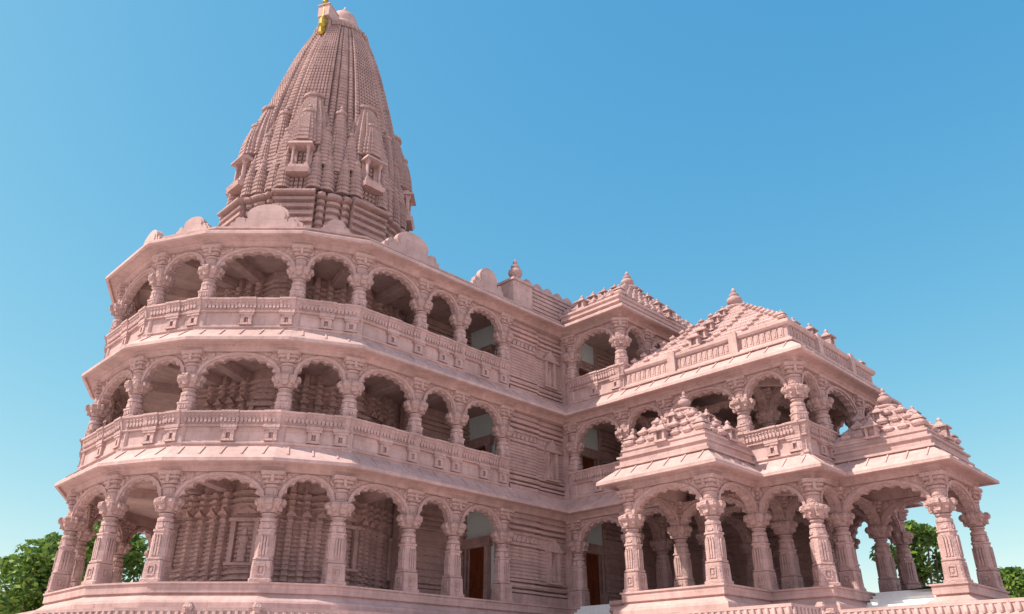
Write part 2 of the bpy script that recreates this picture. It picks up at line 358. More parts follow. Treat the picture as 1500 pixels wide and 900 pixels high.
# ---- arch
ARC = {}
def arch_meshes(L):
    key = round(L, 1)
    if key in ARC: return ARC[key]
    hw = L/2-.20; a = L/2-.40; z0 = 3.16; zc = 4.26; hh = zc-z0; NL = 9 if L > 3 else 7; n = NL*6
    def cur(t_, sc): # t 0..1 from right to left
        th = pi*t_; x = a*sc*cos(th); e = sin(th)
        return x, z0+(hh+a*(sc-1))*(abs(e)**.85)
    inner = []; out = []; b1 = []; b0 = []
    for i in range(n+1):
        t_ = i/n; x, z = cur(t_, 1.0)
        sc = abs(sin(NL*pi*t_)); k = 1-.105*(1-sc)
        inner.append((x*k, z0+(z-z0)*k)); b0.append(cur(t_, 1.03)); b1.append(cur(t_, 1.03+.15/a))
        th = pi*t_; c_, s_ = cos(th), sin(th); top = EB-.006
        r = min(hw/max(abs(c_), 1e-6), (top-z0)/max(s_, 1e-6)); out.append((r*c_, z0+r*s_))
    # exact rectangle corners: snap nearest
    for sx in (1, -1):
        j = min(range(n+1), key=lambda i: hypot(out[i][0]-sx*hw, out[i][1]-(EB-.006))); out[j] = (sx*hw, EB-.006)
    y = .17; m = MB()
    vs = [(x, -y, z) for x, z in inner]+[(x, -y, z) for x, z in out]+[(x, y, z) for x, z in inner]+[(x, y, z) for x, z in out]
    q = n+1; fs = []
    for i in range(n):
        fs += [(i, i+1, q+i+1, q+i), (2*q+i+1, 2*q+i, 3*q+i, 3*q+i+1), (i+1, i, 2*q+i, 2*q+i+1), (q+i, q+i+1, 3*q+i+1, 3*q+i)]
    fs += [(0, q, 3*q, 2*q), (n, 2*q+n, 3*q+n, q+n)]
    m.add(vs, fs)
    # leaf bosses in the spandrels
    for sx in (-1, 1):
        for (fx, fz, r) in ((.86, .80, .17), (.66, .93, .10), (.94, .52, .10)):
            cx, cz = sx*hw*fx, z0+(EB-z0)*fz
            for sy in (-1, 1):
                m.lathe([(r, 0), (r*.9, .06), (r*.5, .1), (r*.35, .07)], n=9, fr=lambda p, cx=cx, cz=cz, sy=sy: (cx+p[0], sy*(y-.01+p[2]), cz+sy*p[1]*-1))
    am = m.mesh("arch", M_CARVE)
    d = MB()
    for sy in (-1, 1):
        ya, yb = sy*(y-.02), sy*(y+.075)
        for lo, hi in ((0, n),):
            rs = []
            for i in range(lo, hi+1):
                sc = .5+.5*abs(sin(1.5*NL*pi*i/n)); bx, bz = b0[i]; ox, oz = b1[i]
                ox = bx+(ox-bx)*(.75+.25*sc); oz = bz+(oz-bz)*(.75+.25*sc)
                oz = min(oz, EB-.02)
                rs.append([(bx, ya, bz), (bx, yb, bz), (ox, yb, oz), (ox, ya, oz)])
            d.rings(rs, True)
    dm = d.mesh("archivolt", M_FINE)
    ARC[key] = (am, dm); return ARC[key]
def arch(a, b, k):
    L = hypot(b[0]-a[0], b[1]-a[1]); am, dm = arch_meshes(L)
    o = part("arch", am, None, T, ((a[0]+b[0])/2, (a[1]+b[1])/2, F[k]), atan2(b[1]-a[1], b[0]-a[0])); sub("archivolt", dm, o)

# ---- balustrade
def balustrade(a, b, ma, mb_, k, corner=False):
    """a->b travels with the outside on its right; ma, mb_: mitre vectors"""
    z = F[k]; L = hypot(b[0]-a[0], b[1]-a[1]); ang = atan2(b[1]-a[1], b[0]-a[0])
    def pt(d, zz, e): p, m_ = (a, ma) if e == 0 else (b, mb_); return (p[0]+m_[0]*d, p[1]+m_[1]*d, z+zz)
    def seg(prof):
        q = MB(); n = len(prof); vs = [pt(d, zz, 0) for d, zz in prof]+[pt(d, zz, 1) for d, zz in prof]
        q.add(vs, [(i, (i+1) % n, n+(i+1) % n, n+i) for i in range(n)]+[tuple(range(n-1, -1, -1)), tuple(range(n, 2*n))]); return q
    low = seg([(.04, .16), (.28, .16), (.32, .20), (.32, .27), (.26, .30), (.22, .33), (.22, .955), (.04, .955)])
    o = part("balustrade", low, M_STONE, T)
    up = seg([(.06, .957), (.31, .957), (.36, .98), (.36, 1.03), (.28, 1.06), (.42, 1.53), (.48, 1.55), (.48, 1.63), (.06, 1.63)])
    xs = [L*.5, L-.27] if L > 2.2 else [L*.55]
    nx_, ny_ = edgeN(a, b); fr = frame(a[0]-nx_*.58, a[1]-ny_*.58, ang, z)
    x = .2
    while x < L-.15:                                   # carved row on the leaning band
        j = min((abs(x-q) for q in xs)); dy = -.05 if j < .36 else 0
        up.prism([(x-.05, 1.14), (x+.05, 1.14), (x+.07, 1.28), (x, 1.37), (x-.07, 1.28)], -.985+dy, -.86, fr)
        up.box(x-.05, x+.05, -1.015+dy, -.88, 1.41, 1.47, fr); x += .175
    for x in xs:
        up.add([fr(p) for p in ((x-.34, -.80, 1.05), (x+.34, -.80, 1.05), (x+.34, -.925, 1.05), (x-.34, -.925, 1.05), (x-.38, -.8, 1.635), (x+.38, -.8, 1.635), (x+.38, -1.12, 1.635), (x-.38, -1.12, 1.635), (x-.38, -1.12, 1.55), (x+.38, -1.12, 1.55), (x-.37, -1.055, 1.53), (x+.37, -1.055, 1.53))],
               [(0, 1, 2, 3), (4, 7, 6, 5), (3, 2, 11, 10), (10, 11, 9, 8), (8, 9, 6, 7), (0, 3, 10, 8, 7, 4), (1, 5, 6, 9, 11, 2)])
        up.box(x-.36, x+.36, -1.0, -.8, .90, 1.045, fr)
    r = part("rail", up, M_FINE, o); 
    for x in xs:
        nm = MB()
        for (x0, x1, z0, z1, y0) in ((-.25, -.09, .33, .80, -.93), (.09, .25, .33, .80, -.93), (-.091, .091, .68, .802, -.95), (-.091, .091, .328, .42, -.95), (-.33, .33, .80, .895, -.98), (-.30, .30, .312, .36, -.97)):
            nm.box(x0, x1, y0, -.79, z0, z1)
        nm.oct([(.03, .01, .40), (.025, .01, .70)], (0, -.82))
        c_ = fr((x, 0, 0)); part("niche", nm, M_FINE, o, c_, ang)

def edgeN(a, b):
    dx, dy = b[0]-a[0], b[1]-a[1]; l = hypot(dx, dy); return (dy/l, -dx/l)
def run(pts, k, arches=True, rails=True, pil=(0, 0), cols=True, corners=None):
    """arcade along an open chain of column positions, outside on the right"""
    mit = offs(pts, 1.0, False); mv = [(m[0]-p[0], m[1]-p[1]) for m, p in zip(mit, pts)]
    for i, p in enumerate(pts):
        if cols:
            nx, ny = mv[i]; column(p[0], p[1], k, atan2(ny, nx)+pi/2)
    for i in range(len(pts)-1):
        if arches: arch(pts[i], pts[i+1], k)
        if rails and k > 0: balustrade(pts[i], pts[i+1], mv[i], mv[i+1], k)
P6, P7, P8 = (23.2, FW), (25.9, FW), (29.15, FW)
for k in range(3):
    run([mir(P6), V5m, V4m, V3m, V2m, V2, V3, V4, V5, P6, P7, P8], k)
    if k < 2:
        run([(UH, 28.95), (UH, W3), (UH, PW0), (UH, PW1), (UH, WH), (FU0, WH), (FU1, WH), (UE, WH), (UE, PW1), (UE, PW0), (UE, W3)], k)
        for p in ((FU0, PW1), (FU1, PW1), (FU0, PW0), (FU1, PW0)): column(p[0], p[1], k)
        for a, b in (((FU0, PW0), (FU0, PW1)), ((FU0, PW1), (FU1, PW1)), ((FU1, PW1), (FU1, PW0)), ((FU1, PW0), (FU0, PW0)), ((UH, PW0), (FU0, PW0)), ((UH, PW1), (FU0, PW1)), ((FU0, WH), (FU0, PW1)), ((FU1, WH), (FU1, PW1))): arch(a, b, k)
    else:
        run([(UH, 28.95), (UH, W3), (FU0, W3), (FU1, W3), (UE, W3)], k)
for p in ((PORX, PW0), (PORX, PW1), (FU0, FPW), (FU1, FPW)): column(p[0], p[1], 0)
for a, b in (((UH, PW0), (PORX, PW0)), ((PORX, PW0), (PORX, PW1)), ((PORX, PW1), (UH, PW1)), ((FU0, WH), (FU0, FPW)), ((FU0, FPW), (FU1, FPW)), ((FU1, FPW), (FU1, WH))): arch(a, b, 0)

# ---- moulded wall pier between the arcade and the hall
def smould(z0, h):
    a = lambda *q: [(d, z0+z*h/5) for d, z in q]
    return a((-.3, 0), (.14, 0), (.14, .42), (-.02, .44), (-.02, .50), (.16, .52), (.18, .64), (-.02, .68), (-.02, .74), (.12, .78), (.14, .90), (-.02, .94), (-.02, 1.0), (.10, 1.04), (.10, 1.16), (0, 1.2), *[(d_, 1.25+.2*i_+z_) for i_ in range(9) for d_, z_ in ((-.02, 0), (.05, .02), (.055, .09), (.05, .15), (-.02, .17))], (0, 3.12), (.10, 3.16), (.12, 3.26), (-.02, 3.3), (-.02, 3.36), (.06, 3.38), (.06, 3.72), (.14, 3.76), (.14, 3.88), (-.02, 3.92), (-.02, 3.98), (.14, 4.04), (.17, 4.14), (-.02, 4.2), (-.02, 4.28), (.15, 4.34), (.17, 4.46), (0, 4.5), (0, 5), (-.3, 5))
def mould(z0, h):
    """(outward, z) profile of horizontal mouldings on a wall h high"""
    p = [(-.3, z0), (.10, z0), (.10, z0+.55*h/5), (-.06, z0+.56*h/5), (-.06, z0+.60*h/5), (.16, z0+.61*h/5), (.16, z0+.74*h/5), (-.08, z0+.76*h/5), (-.08, z0+.82*h/5), (.14, z0+.86*h/5), (.19, z0+.97*h/5), (.14, z0+1.08*h/5), (-.08, z0+1.11*h/5), (-.08, z0+1.17*h/5), (.12, z0+1.2*h/5), (.12, z0+1.34*h/5), (-.06, z0+1.36*h/5)]
    z = 1.38
    for i in range(9): p += [(.0, z0+(z+.02)*h/5), (.035, z0+(z+.03)*h/5), (.04, z0+(z+.09)*h/5), (.035, z0+(z+.165)*h/5), (.0, z0+(z+.175)*h/5)]; z += .195
    p += [(-.05, z0+3.16*h/5), (.12, z0+3.2*h/5), (.12, z0+3.34*h/5), (.02, z0+3.37*h/5), (.02, z0+3.78*h/5), (.10, z0+3.80*h/5), (.15, z0+3.92*h/5), (-.06, z0+3.96*h/5), (-.06, z0+4.04*h/5), (.14, z0+4.08*h/5), (.2, z0+4.22*h/5), (-.05, z0+4.26*h/5), (-.05, z0+4.36*h/5), (.17, z0+4.40*h/5), (.17, z0+4.58*h/5), (.0, z0+4.62*h/5), (.0, z0+4.72*h/5), (.1, z0+4.76*h/5), (.1, z0+h), (-.3, z0+h)]
    return p
for k in range(3):
    m = MB(); h = EB-.004 if k == 0 else EB+.0
    z0 = F[k]-(.0 if k == 0 else .02)
    m.sweep([(29.62, FW+.9), (29.62, FW), (31.72, FW), (31.72, FW+.9)], mould(z0, EB-.01), False)
    m.box(29.7, 31.66, FW+.2, FW+.8, z0, z0+EB-.02)
    for i in range(6):
        fr = frame(29.78+i*.33, FW, 0, z0); m.prism([(0, 3.02), (.24, 3.02), (.12, 3.34)], -.13, 0, fr)
    part("wall_pier", m, M_FINE, T)
    m = MB(); m.sweep([(31.8, FW+1), (31.8, FW+.12), (UH-.12, FW+.12), (UH-.12, FW+1.0)], mould(z0, EB-.014), False); m.box(31.6, UH-.2, FW+.35, FW+.9, z0, z0+EB-.03)
    o = part("wall_pier", m, M_FINE, T)
    q = MB(); fr = frame(33.0, FW, 0, z0)
    for (x0, x1, zz0, zz1, y0) in ((-.44, -.26, 1.22, 2.75, -.12), (.26, .44, 1.22, 2.75, -.12), (-.56, .56, 1.12, 1.22, -.2), (-.56, .56, 2.75, 2.9, -.2)):
        q.box(x0, x1, y0, .2, zz0, zz1, fr)
    q.prism([(-.5, 2.9), (.5, 2.9), (.36, 3.15), (.14, 3.3), (0, 3.5), (-.14, 3.3), (-.36, 3.15)], -.14, .2, fr)
    q.prism([(-.12, 1.3), (.12, 1.3), (.16, 1.8), (.09, 2.2), (0, 2.4), (-.09, 2.2), (-.16, 1.8)], -.02, .12, fr)
    part("niche", q, M_FINE, o)
    m = MB(); m.box(UH-.12, UH+.3, 29.3, FW+.3, z0, z0+EB-.006); part("wall_pier", m, M_FINE, T)
    m = MB(); m.box(29.3, 29.6, FW-.1, FW+.5, z0, z0+EB-.006); part("wall_pier", m, M_FINE, T)

# ---- sanctum and inner walls
def ratha(R, nd=8, grid=True):
    """stepped eight-fold outline; returns unit (angle, radius factor) list"""
    out = []
    per = 2*pi/nd
    tab = [(-.5, .965), (-.44, .96), (-.41, .945), (-.405, .915), (-.385, .915), (-.38, .955), (-.33, .975), (-.285, .955), (-.28, .915), (-.26, .915), (-.255, .99), (-.13, 1.0), (0, 1.0), (.13, 1.0), (.255, .99), (.26, .915), (.28, .915), (.285, .955), (.33, .975), (.38, .955), (.385, .915), (.405, .915), (.41, .945), (.44, .96)]
    for c in () if not grid else (-.19, -.13, -.065, .0, .065, .13, .19): tab += [(c-.011, .998), (c-.004, .968), (c+.004, .968), (c+.011, .998)]
    tab = sorted(x for x in tab if abs(x[0]) not in (.13, 0))
    for q in range(nd):
        for t_, r in tab:
            a = q*per+t_*per; f = r
            if abs(t_) < .257: f = r*cos(.255*per)/cos(t_*per)*1.02   # flat central face
            out.append((a, f*R))
    return out
RT = ratha(1.0); RTB = ratha(1.0, 8, False)
RT2 = []
for q in range(8):                                    # five rounded ribs on every side of the sanctum
    for c_, wd_, rr in ((0, .27, 1.0), (.27, .10, .955), (.42, .10, .93), (.58, .10, .93), (.73, .10, .955)):
        for u_ in (-1, -.6, 0, .6, 1):
            t_ = c_+u_*wd_*.5*.94; RT2.append(((q+t_)*pi/4, (rr-.012*abs(u_)**3-(.03 if abs(u_) == 1 else 0))*(cos(.135*pi/4)/cos(t_*pi/4) if c_ == 0 else 1)))
def rpoly(R, c=TOWER): return [(c[0]+R*f*cos(-a), c[1]+R*f*sin(-a)) for a, f in RT][::1]
def ringz(R, z, c=TOWER): return [(c[0]+R*f*cos(a), c[1]+R*f*sin(a), z) for a, f in RT]
for k in range(3):
    m = MB(); rs = []
    h = 4.97
    for d, z in smould(F[k]+.003, h)[1:-1]: rs.append([(TOWER[0]+(5.9*(1-.95*(1-f))+d*.95)*cos(a), TOWER[1]+(5.9*(1-.95*(1-f))+d*.95)*sin(a), z) for a, f in RT2])
    m.rings(rs, True); sw = part("sanctum_wall", m, M_WALL, T)
    for q in range(2, 8):                              # figure niches on the faces and gablets on the ribs
        for c_, rr, wd in ((0, 5.93, .34), (.27, 5.74, .16), (.42, 5.62, .16), (.58, 5.62, .16), (.73, 5.74, .16)):
            a = (q+c_)*pi/4; fr = frame(TOWER[0]+rr*cos(a), TOWER[1]+rr*sin(a), a+pi/2, F[k]); m = MB()
            if c_ == 0:
                for (x0, x1, z0_, z1_, y0) in ((-.62, -.42, 1.2, 3.0, -.16), (.42, .62, 1.2, 3.0, -.16), (-.72, .72, 1.1, 1.22, -.22), (-.72, .72, 3.0, 3.16, -.22)): m.box(x0, x1, y0, .2, z0_, z1_, fr)
            m.prism([(-wd*1.5, 3.38), (wd*1.5, 3.38), (wd*1.1, 3.5), (wd*.5, 3.58), (0, 3.72), (-wd*.5, 3.58), (-wd*1.1, 3.5)], -.13, .1, fr)
            if c_ == 0: m.oct([(.2, .05, 1.25), (.16, .05, 1.5), (.2, .06, 1.75), (.12, .05, 1.95), (.22, .08, 2.2), (.2, .08, 2.35), (.08, .03, 2.42), (.12, .04, 2.52), (.11, .04, 2.66), (.03, .01, 2.8)], (0, .0), fr)
            part("niche" if c_ == 0 else "gablet", m, M_WALL, sw)
    # radial ceiling beams
    for p in (V2m, V2, V3, V4, V5, P6, P7):
        dx, dy = TOWER[0]-p[0], TOWER[1]-p[1]
        if p in (P6, P7): dx, dy = 0, 1
        L = 4.8 if p not in (P7,) else 4.3; fr = frame(p[0], p[1], atan2(dy, dx), F[k])
        m = MB(); m.box(.35, L, -.26, .26, EB+.05, 4.975, fr); m.box(.35, L, -.34, .34, EB+.22, 4.974, fr); part("ceiling_beam", m, M_STONE, T)
    m = MB(); m.slab(offs(PP if k == 0 else PL[k], -.32), F[k]+.002, F[k]+.03); part("floor", m, M_MARBLE, T)  # white floor sheet, unseen from below, added to bounce light into the interior
    # moulded inner walls with the doorways
    def banded(p, ang, length):
        fr = frame(p[0], p[1], ang, F[k]); wl = MB(); wl.box(0, length, .02, .5, .031, 4.97, fr)
        for z_, h_, d_ in ((.04, .45, .16), (.55, .2, .2), (.82, .14, .14), (1.05, .16, .16), (1.4, .2, .07), (1.75, .2, .07), (2.1, .2, .07), (2.45, .2, .07), (2.9, .14, .12), (3.2, .34, .05), (3.7, .16, .12), (3.98, .16, .14), (4.26, .16, .12), (4.55, .3, .06)): wl.box(0, length, -d_, .02, z_, z_+h_, fr)
        part("inner_wall", wl, M_WALL, T)
    def doorwall(p, ang, dx, x0, x1):
        fr = frame(p[0], p[1], ang, F[k]); top = 4.97
        d = MB()
        for s_ in (-1, 1):
            a0, a1 = sorted((s_*.70, s_*.92)); d.box(dx+a0, dx+a1, -.16, .3, .031, 3.0, fr)
            a0, a1 = sorted((s_*.70, s_*.80)); d.box(dx+a0, dx+a1, -.22, -.1, .9, 2.98, fr)
            a0, a1 = sorted((s_*.72, s_*1.02)); d.box(dx+a0, dx+a1, -.26, .3, .031, .85, fr)
        d.box(dx-1.05, dx+1.05, -.18, .3, 3.002, 3.18, fr); d.box(dx-1.1, dx+1.1, -.22, .3, 3.182, 3.42, fr); d.box(dx-1.15, dx+1.15, -.28, .3, 3.422, 3.5, fr)
        for i in range(9): d.box(dx-1.0+i*.23, dx-.86+i*.23, -.25, -.2, 3.22, 3.38, fr)
        d.box(dx-.9, dx+.9, -.24, .3, .031, .12, fr)
        do = part("doorway", d, M_WALL, T)
        lf = MB(); lf.box(dx-.70, dx+.70, .06, .14, .12, 3.0, fr)
        for s_ in (-1, 1):
            for zz in (.3, .98, 1.66, 2.34): lf.box(dx+s_*.35-.26, dx+s_*.35+.26, .03, .08, zz, zz+.5, fr)
        part("door", lf, M_WOOD, do)
        py = MB(); py.box(x0, x1, .1, .3, 3.2, top, fr); py.box(dx+.93, min(x1, dx+1.35), .1, .3, .031, 3.2, fr)
        if x0 < dx-.93: py.box(x0, dx-.93, .1, .3, .031, 3.2, fr)
        part("plaster_panel", py, M_PALE, do)
    e = MB(); e.box(30.02, 30.5, 30.7, 32.5-1.33+.0, F[k]+.031, F[k]+3.2); part('inner_wall', e, M_WALL, T)
    doorwall((30.1, 33.6), -pi/2, 1.1, 0, 2.95)
    doorwall((34.6, 29.55), 0, 1.38, .0, 2.55); banded((37.17, 29.45), 0, 1.3)
    banded((25.6, 33.6), 0, 4.9); banded((38.5, 29.55), 0, 8)
    m = MB(); m.slab([(26.4, 34.15), (62, 34.15), (62, 47), (26.4, 47)], F[k]+.031, F[k]+4.97); part("inner_wall", m, M_WALL, T)
    if k < 2:
        banded((43.35, 29.5), -pi/2, 11.0)
        column(FU0, W3, k); arch((UH, W3), (FU0, W3), k)
# ring mouldings of the hall ceilings
for k in (0, 1):
    m = MB(); zc = F[k]+4.975
    for r, h in ((4.2, .55), (3.9, .34)):
        ring = []
        for rr, z in ((r, zc), (r, zc-h), (r-.12, zc-h-.06), (r-.24, zc-h), (r-.24, zc)): ring.append([(38.85+rr*cos(2*pi*i/40), 20.4+rr*sin(2*pi*i/40), z) for i in range(40)])
        m.rings(ring, False)
    part("ceiling_ring", m, M_STONE, T)

# ---- staircases of white marble
def stairs(u0, u1, w0, w1, n=7):
    m = MB(); hz = (F0-TZ-.003)/n
    for i in range(n):
        x = u0+(u1-u0)*i/n; m.box(x, u1, w0, w1, TZ+hz*i+(.002 if i else 0), TZ+hz*(i+1))
    return part("staircase", m, M_MARBLE, T)
stairs(35.6, 38.07, 12.16, 14.96); stairs(31.9, 33.66, 25.4, 28.3)
ck = MB(); ck.sweep([(32.0, 25.2), (32.0, 24.4), (33.6, 24.4), (33.6, 25.2)], [(-.35, F0-.05), (.12, F0-.05), (.12, F0-.22), (.02, F0-.3), (.1, F0-.4), (.16, F0-.5), (.05, F0-.6), (.05, F0-.75), (.3, F0-.85), (.3, TZ), (-.35, TZ)], False); part("stair_cheek", ck, M_STONE, T)

# ---- parapet above the top eave, crest pieces
z3 = F[2]+5.2
pp = MB(); pp.sweep(PL[2], [(-.3, z3-.05), (.34, z3-.05), (.34, z3+.12), (.26, z3+.15), (.26, z3+.22), (.34, z3+.25), (.34, z3+.34), (.1, z3+.38), (-.3, z3+.38)])
part("parapet", pp, M_STONE, T)
def crest_poly(wd, h):
    right = [(wd/2, 0), (wd*.49, h*.22), (wd*.44, h*.27), (wd*.425, h*.40), (wd*.385, h*.47), (wd*.345, h*.40), (wd*.335, h*.24), (wd*.325, h*.24), (wd*.315, h*.40), (wd*.295, h*.36)]
    arc = [(wd*.285*cos(a), h*.56+h*.43*sin(a)) for a in [-.35+i*(pi+.7)/14 for i in range(15)]]
    return [(-wd/2, 0)]+right+arc+[(-x, z) for x, z in right[:0:-1]]
def crest(a, b, t_, wd, h, d=.02):
    nx, ny = edgeN(a, b); x = a[0]+(b[0]-a[0])*t_+nx*d; y = a[1]+(b[1]-a[1])*t_+ny*d
    m = MB(); m.prism(crest_poly(wd, h), -.16, .16); m.prism([(px*.86, .06+pz*.84) for px, pz in crest_poly(wd, h)], -.21, -.1)
    part("crest", m, M_STONE, T, (x, y, z3+.34), atan2(b[1]-a[1], b[0]-a[0]))
crest(V3, V4, .55, 3.6, 1.4); crest(V2, V3, .5, 2.0, .95); crest(V4, V5, .5, 1.5, .8); crest(V5, (34, FW), .2, 3.7, 1.5); crest(V5, (34, FW), .575, 2.4, 1.5); crest(V2m, V2, .5, 3, 1.4)
# kalasha turret at the end of the arcade
KAL = [(.30, 0), (.46, .06), (.46, .16), (.30, .22), (.26, .30), (.44, .40), (.55, .58), (.50, .78), (.30, .92), (.22, .96), (.34, 1.02), (.34, 1.1), (.16, 1.18), (.12, 1.3), (.20, 1.36), (.05, 1.62)]
kt = MB(); kt.box(29.9, 31.5, FWO-.75, FWO+.6, z3+.3, z3+1.95); kt.box(29.8, 31.6, FWO-.85, FWO+.7, z3+1.952, z3+2.1); kt.box(30.15, 31.3, FWO-.5, FWO+.35, z3+2.102, z3+2.4, None, .2)
kto = part("turret", kt, M_STONE, T)
kk = MB(); kk.lathe([(r*.8, z*.95) for r, z in KAL]); KALm = kk.mesh("finial", M_FINE, True)
part("finial", KALm, None, kto, (30.7, FWO-.1, z3+2.3))
# stepped attic wall behind the pier, towards the upper hall
at = MB()
for i in range(7): at.box(31.6, 52, FWO-.75+.12*i, FWO+4, z3+.3+.36*i+.002, z3+.3+.36*i+.16); at.box(31.7, 52, FWO-.55+.12*i, FWO+4, z3+.3+.36*i+.16, z3+.3+.36*(i+1))
for i in range(14):
    x = 31.9+i*.95; at.prism([(x, z3+2.81), (x+.75, z3+2.81), (x+.75, z3+3.0), (x+.5, z3+3.22), (x+.25, z3+3.22), (x, z3+3.0)], FWO+.35, FWO+.7)
part("attic", at, M_STONE, T)

# ---- stepped pavilion roofs
def bell(m, x, y, z, s):
    m.oct([(s*.8, s*.2, z), (s, s*.25, z+s*.35), (s, s*.25, z+s*.55), (s*.72, s*.2, z+s*.8), (s*.38, s*.1, z+s*1.05), (s*.42, s*.1, z+s*1.15), (s*.1, s*.02, z+s*1.5)], (x, y))
def shrine(m, x, y, z, s, ang):
    fr = frame(x, y, ang, z)
    m.box(-s, s, -s*.8, s*.8, 0, s*.3, fr); m.box(-s*.8, -s*.45, -s*.8, s*.6, s*.3, s*1.5, fr); m.box(s*.45, s*.8, -s*.8, s*.6, s*.3, s*1.5, fr); m.box(-s*.45, s*.45, -s*.3, s*.6, s*.3, s*1.5, fr)
    m.box(-s*1.15, s*1.15, -s*1.1, s*.8, s*1.5, s*1.72, fr); m.box(-s*.9, s*.9, -s*.8, s*.7, s*1.72, s*2.5, fr, s*.6)
    m.oct([(s*.25, .02, s*2.5), (s*.3, .02, s*2.7), (s*.05, .01, s*3.1)], (0, 0), fr)
def pavilion(cx, cy, hx, hy, z0, zap, tiers, clip=None, band=True, bs=.3):
    m = MB(); z = z0
    H = (zap-z0); dz = H/tiers
    inside = (lambda x, y: True) if clip is None else clip
    for i in range(tiers):
        f = 1-i/tiers*0.93; f2 = 1-(i+1)/tiers*0.93; a, b = hx*f, hy*f
        x0, x1, y0, y1 = cx-a, cx+a, cy-b, cy+b
        # slanted cornice + vertical riser
        m.box(x0, x1, y0, y1, z+i*dz, z+i*dz+dz*.34)
        m.box(x0+.07, x1-.07, y0+.07, y1-.07, z+i*dz+dz*.34, z+i*dz+dz*.5)
        m.box(x0+.12, x1-.12, y0+.12, y1-.12, z+i*dz+dz*.5, z+(i+1)*dz-.003, None, min(a, b)*(1-f2/f)*.5)
        if tiers > 8:                                    # toothed edge of every tier
            for (ax, fx_, L_) in ((0, y0, x1-x0), (0, y1, x1-x0), (1, x0, y1-y0), (1, x1, y1-y0)):
                nn = int(L_/.26)
                for q in range(nn):
                    u_ = (q+.5)*L_/nn
                    if ax == 0: m.box(x0+u_-.06, x0+u_+.06, fx_-.03, fx_+.03, z+i*dz+dz*.05, z+i*dz+dz*.28)
                    else: m.box(fx_-.03, fx_+.03, y0+u_-.06, y0+u_+.06, z+i*dz+dz*.05, z+i*dz+dz*.28)
        s = bs*(.62+.38*f)
        if i < tiers-1:
            st = s*2.7
            for yy in (y0+s*.9, y1-s*.9):
                n = max(1, int((x1-x0-1.2*s)/st))
                for q in range(n+1):
                    x = x0+s+(x1-x0-2*s)*q/n
                    if inside(x, yy) and (tiers < 9 or q in (0, n) or (q+i) % 4 == 0): bell(m, x, yy, z+i*dz+dz*.5, s*(1.25 if q % max(1, n//2) == 0 else 1))
            for xx in (x0+s*.9, x1-s*.9):
                n = max(1, int((y1-y0-1.2*s)/st))
                for q in range(1, n):
                    y = y0+s+(y1-y0-2*s)*q/n
                    if inside(xx, y) and (tiers < 9 or (q+i) % 4 == 0): bell(m, xx, y, z+i*dz+dz*.5, s*(1.25 if q % max(1, n//2) == 0 else 1))
    o = part("pavilion_roof", m, M_FINE, T)
    # ridges of small shrines up the middle of each face
    for i in range(0, tiers-1, 2):
        f = 1-i/tiers*.93; s = bs*1.35*(.5+.5*f); zz = z+i*dz+.02; s *= 1.35 if tiers > 8 else 1
        for (x, y, an) in ((cx, cy-hy*f+.02, 0), (cx-hx*f+.02, cy, -pi/2), (cx+hx*f-.02, cy, pi/2)):
            if inside(x, y): tm = MB(); shrine(tm, 0, 0, 0, s, 0); part('roof_shrine', tm, M_FINE, o, (x, y, zz), an)
    for (sx, sy) in ((-1, -1), (1, -1), (-1, 1)):
        x, y = cx+sx*(hx-bs*1.2), cy+sy*(hy-bs*1.2)
        if inside(x, y): tm = MB(); shrine(tm, 0, 0, 0, bs*1.1, 0); part('roof_shrine', tm, M_FINE, o, (x, y, z+dz*.3), -pi/2 if sx < 0 else 0)
    sc = MB(); k_ = (.36 if tiers == 4 else .7)
    sc.lathe([(r*1.5*k_**.5, zz*1.0*k_**.5) for r, zz in [(.62, -.25), (.7, -.1), (.62, 0)]]+[(r*1.0*k_**.5, zz*k_**.5) for r, zz in KAL])
    part("finial", sc, M_FINE, o, (cx, cy, zap-.05), 0, True)
    return o
def band(path, prof, closed=True):
    m = MB(); m.sweep(path, prof, closed); return m
# west porch
zp = F0+5.44
for (pts) in ([(UH-.2, PW0), (PORX, PW0), (PORX, PW1), (UH-.2, PW1)], [(FU0, WH-.2), (FU0, FPW), (FU1, FPW), (FU1, WH-.2)]):
    m = band(pts, [(-.4, zp-.02), (.44, zp+.1), (.44, zp+.2), (.28, zp+.24), (.28, zp+.50), (.38, zp+.54), (.38, zp+.62), (.18, zp+.66), (.16, zp+.86), (.22, zp+.89), (.22, zp+.96), (-.4, zp+.96)], False)
    part("parapet", m, M_STONE, T)
pavilion(32.4, (PW0+PW1)/2, 2.15, 2.2, zp+.9, zp+3.0, 4, lambda x, y: x < 33.5, bs=.25)
pavilion((FU0+FU1)/2, 13.25, 2.3, 2.2, zp+.9, zp+3.0, 4, lambda x, y: y > 0 and y < 14.6, bs=.25)
# hall roof
zh = F[1]+5.44; HC = (38.9, 20.4)
hp = [(UH, 24.9), (UH, WH), (UE, WH), (UE, 24.9)]
m = band(hp, [(-.4, zh-.02), (.46, zh+.1), (.46, zh+.2), (.36, zh+.26), (.30, zh+.32), (.30, zh+.38), (.16, zh+.40), (.16, zh+.98), (.28, zh+1.02), (.34, zh+1.12), (.34, zh+1.26), (.2, zh+1.32), (-.4, zh+1.34)], False)
for i in range(3):
    a, b = hp[i], hp[i+1]; L = hypot(b[0]-a[0], b[1]-a[1]); fr = frame(a[0], a[1], atan2(b[1]-a[1], b[0]-a[0]), zh)
    n = int(L/.32)
    for q in range(n):
        x = (q+.5)*L/n; m.box(x-.115, x+.115, -.205, -.1, .44, .95, fr); m.box(x-.05, x+.05, -.235, -.1, .54, .84, fr)
    for x in (L*.33, L*.72) if i == 0 else (L*.3, L*.7): m.box(x-.22, x+.22, -.42, -.1, .22, 1.34, fr)
part("parapet", m, M_STONE, T)
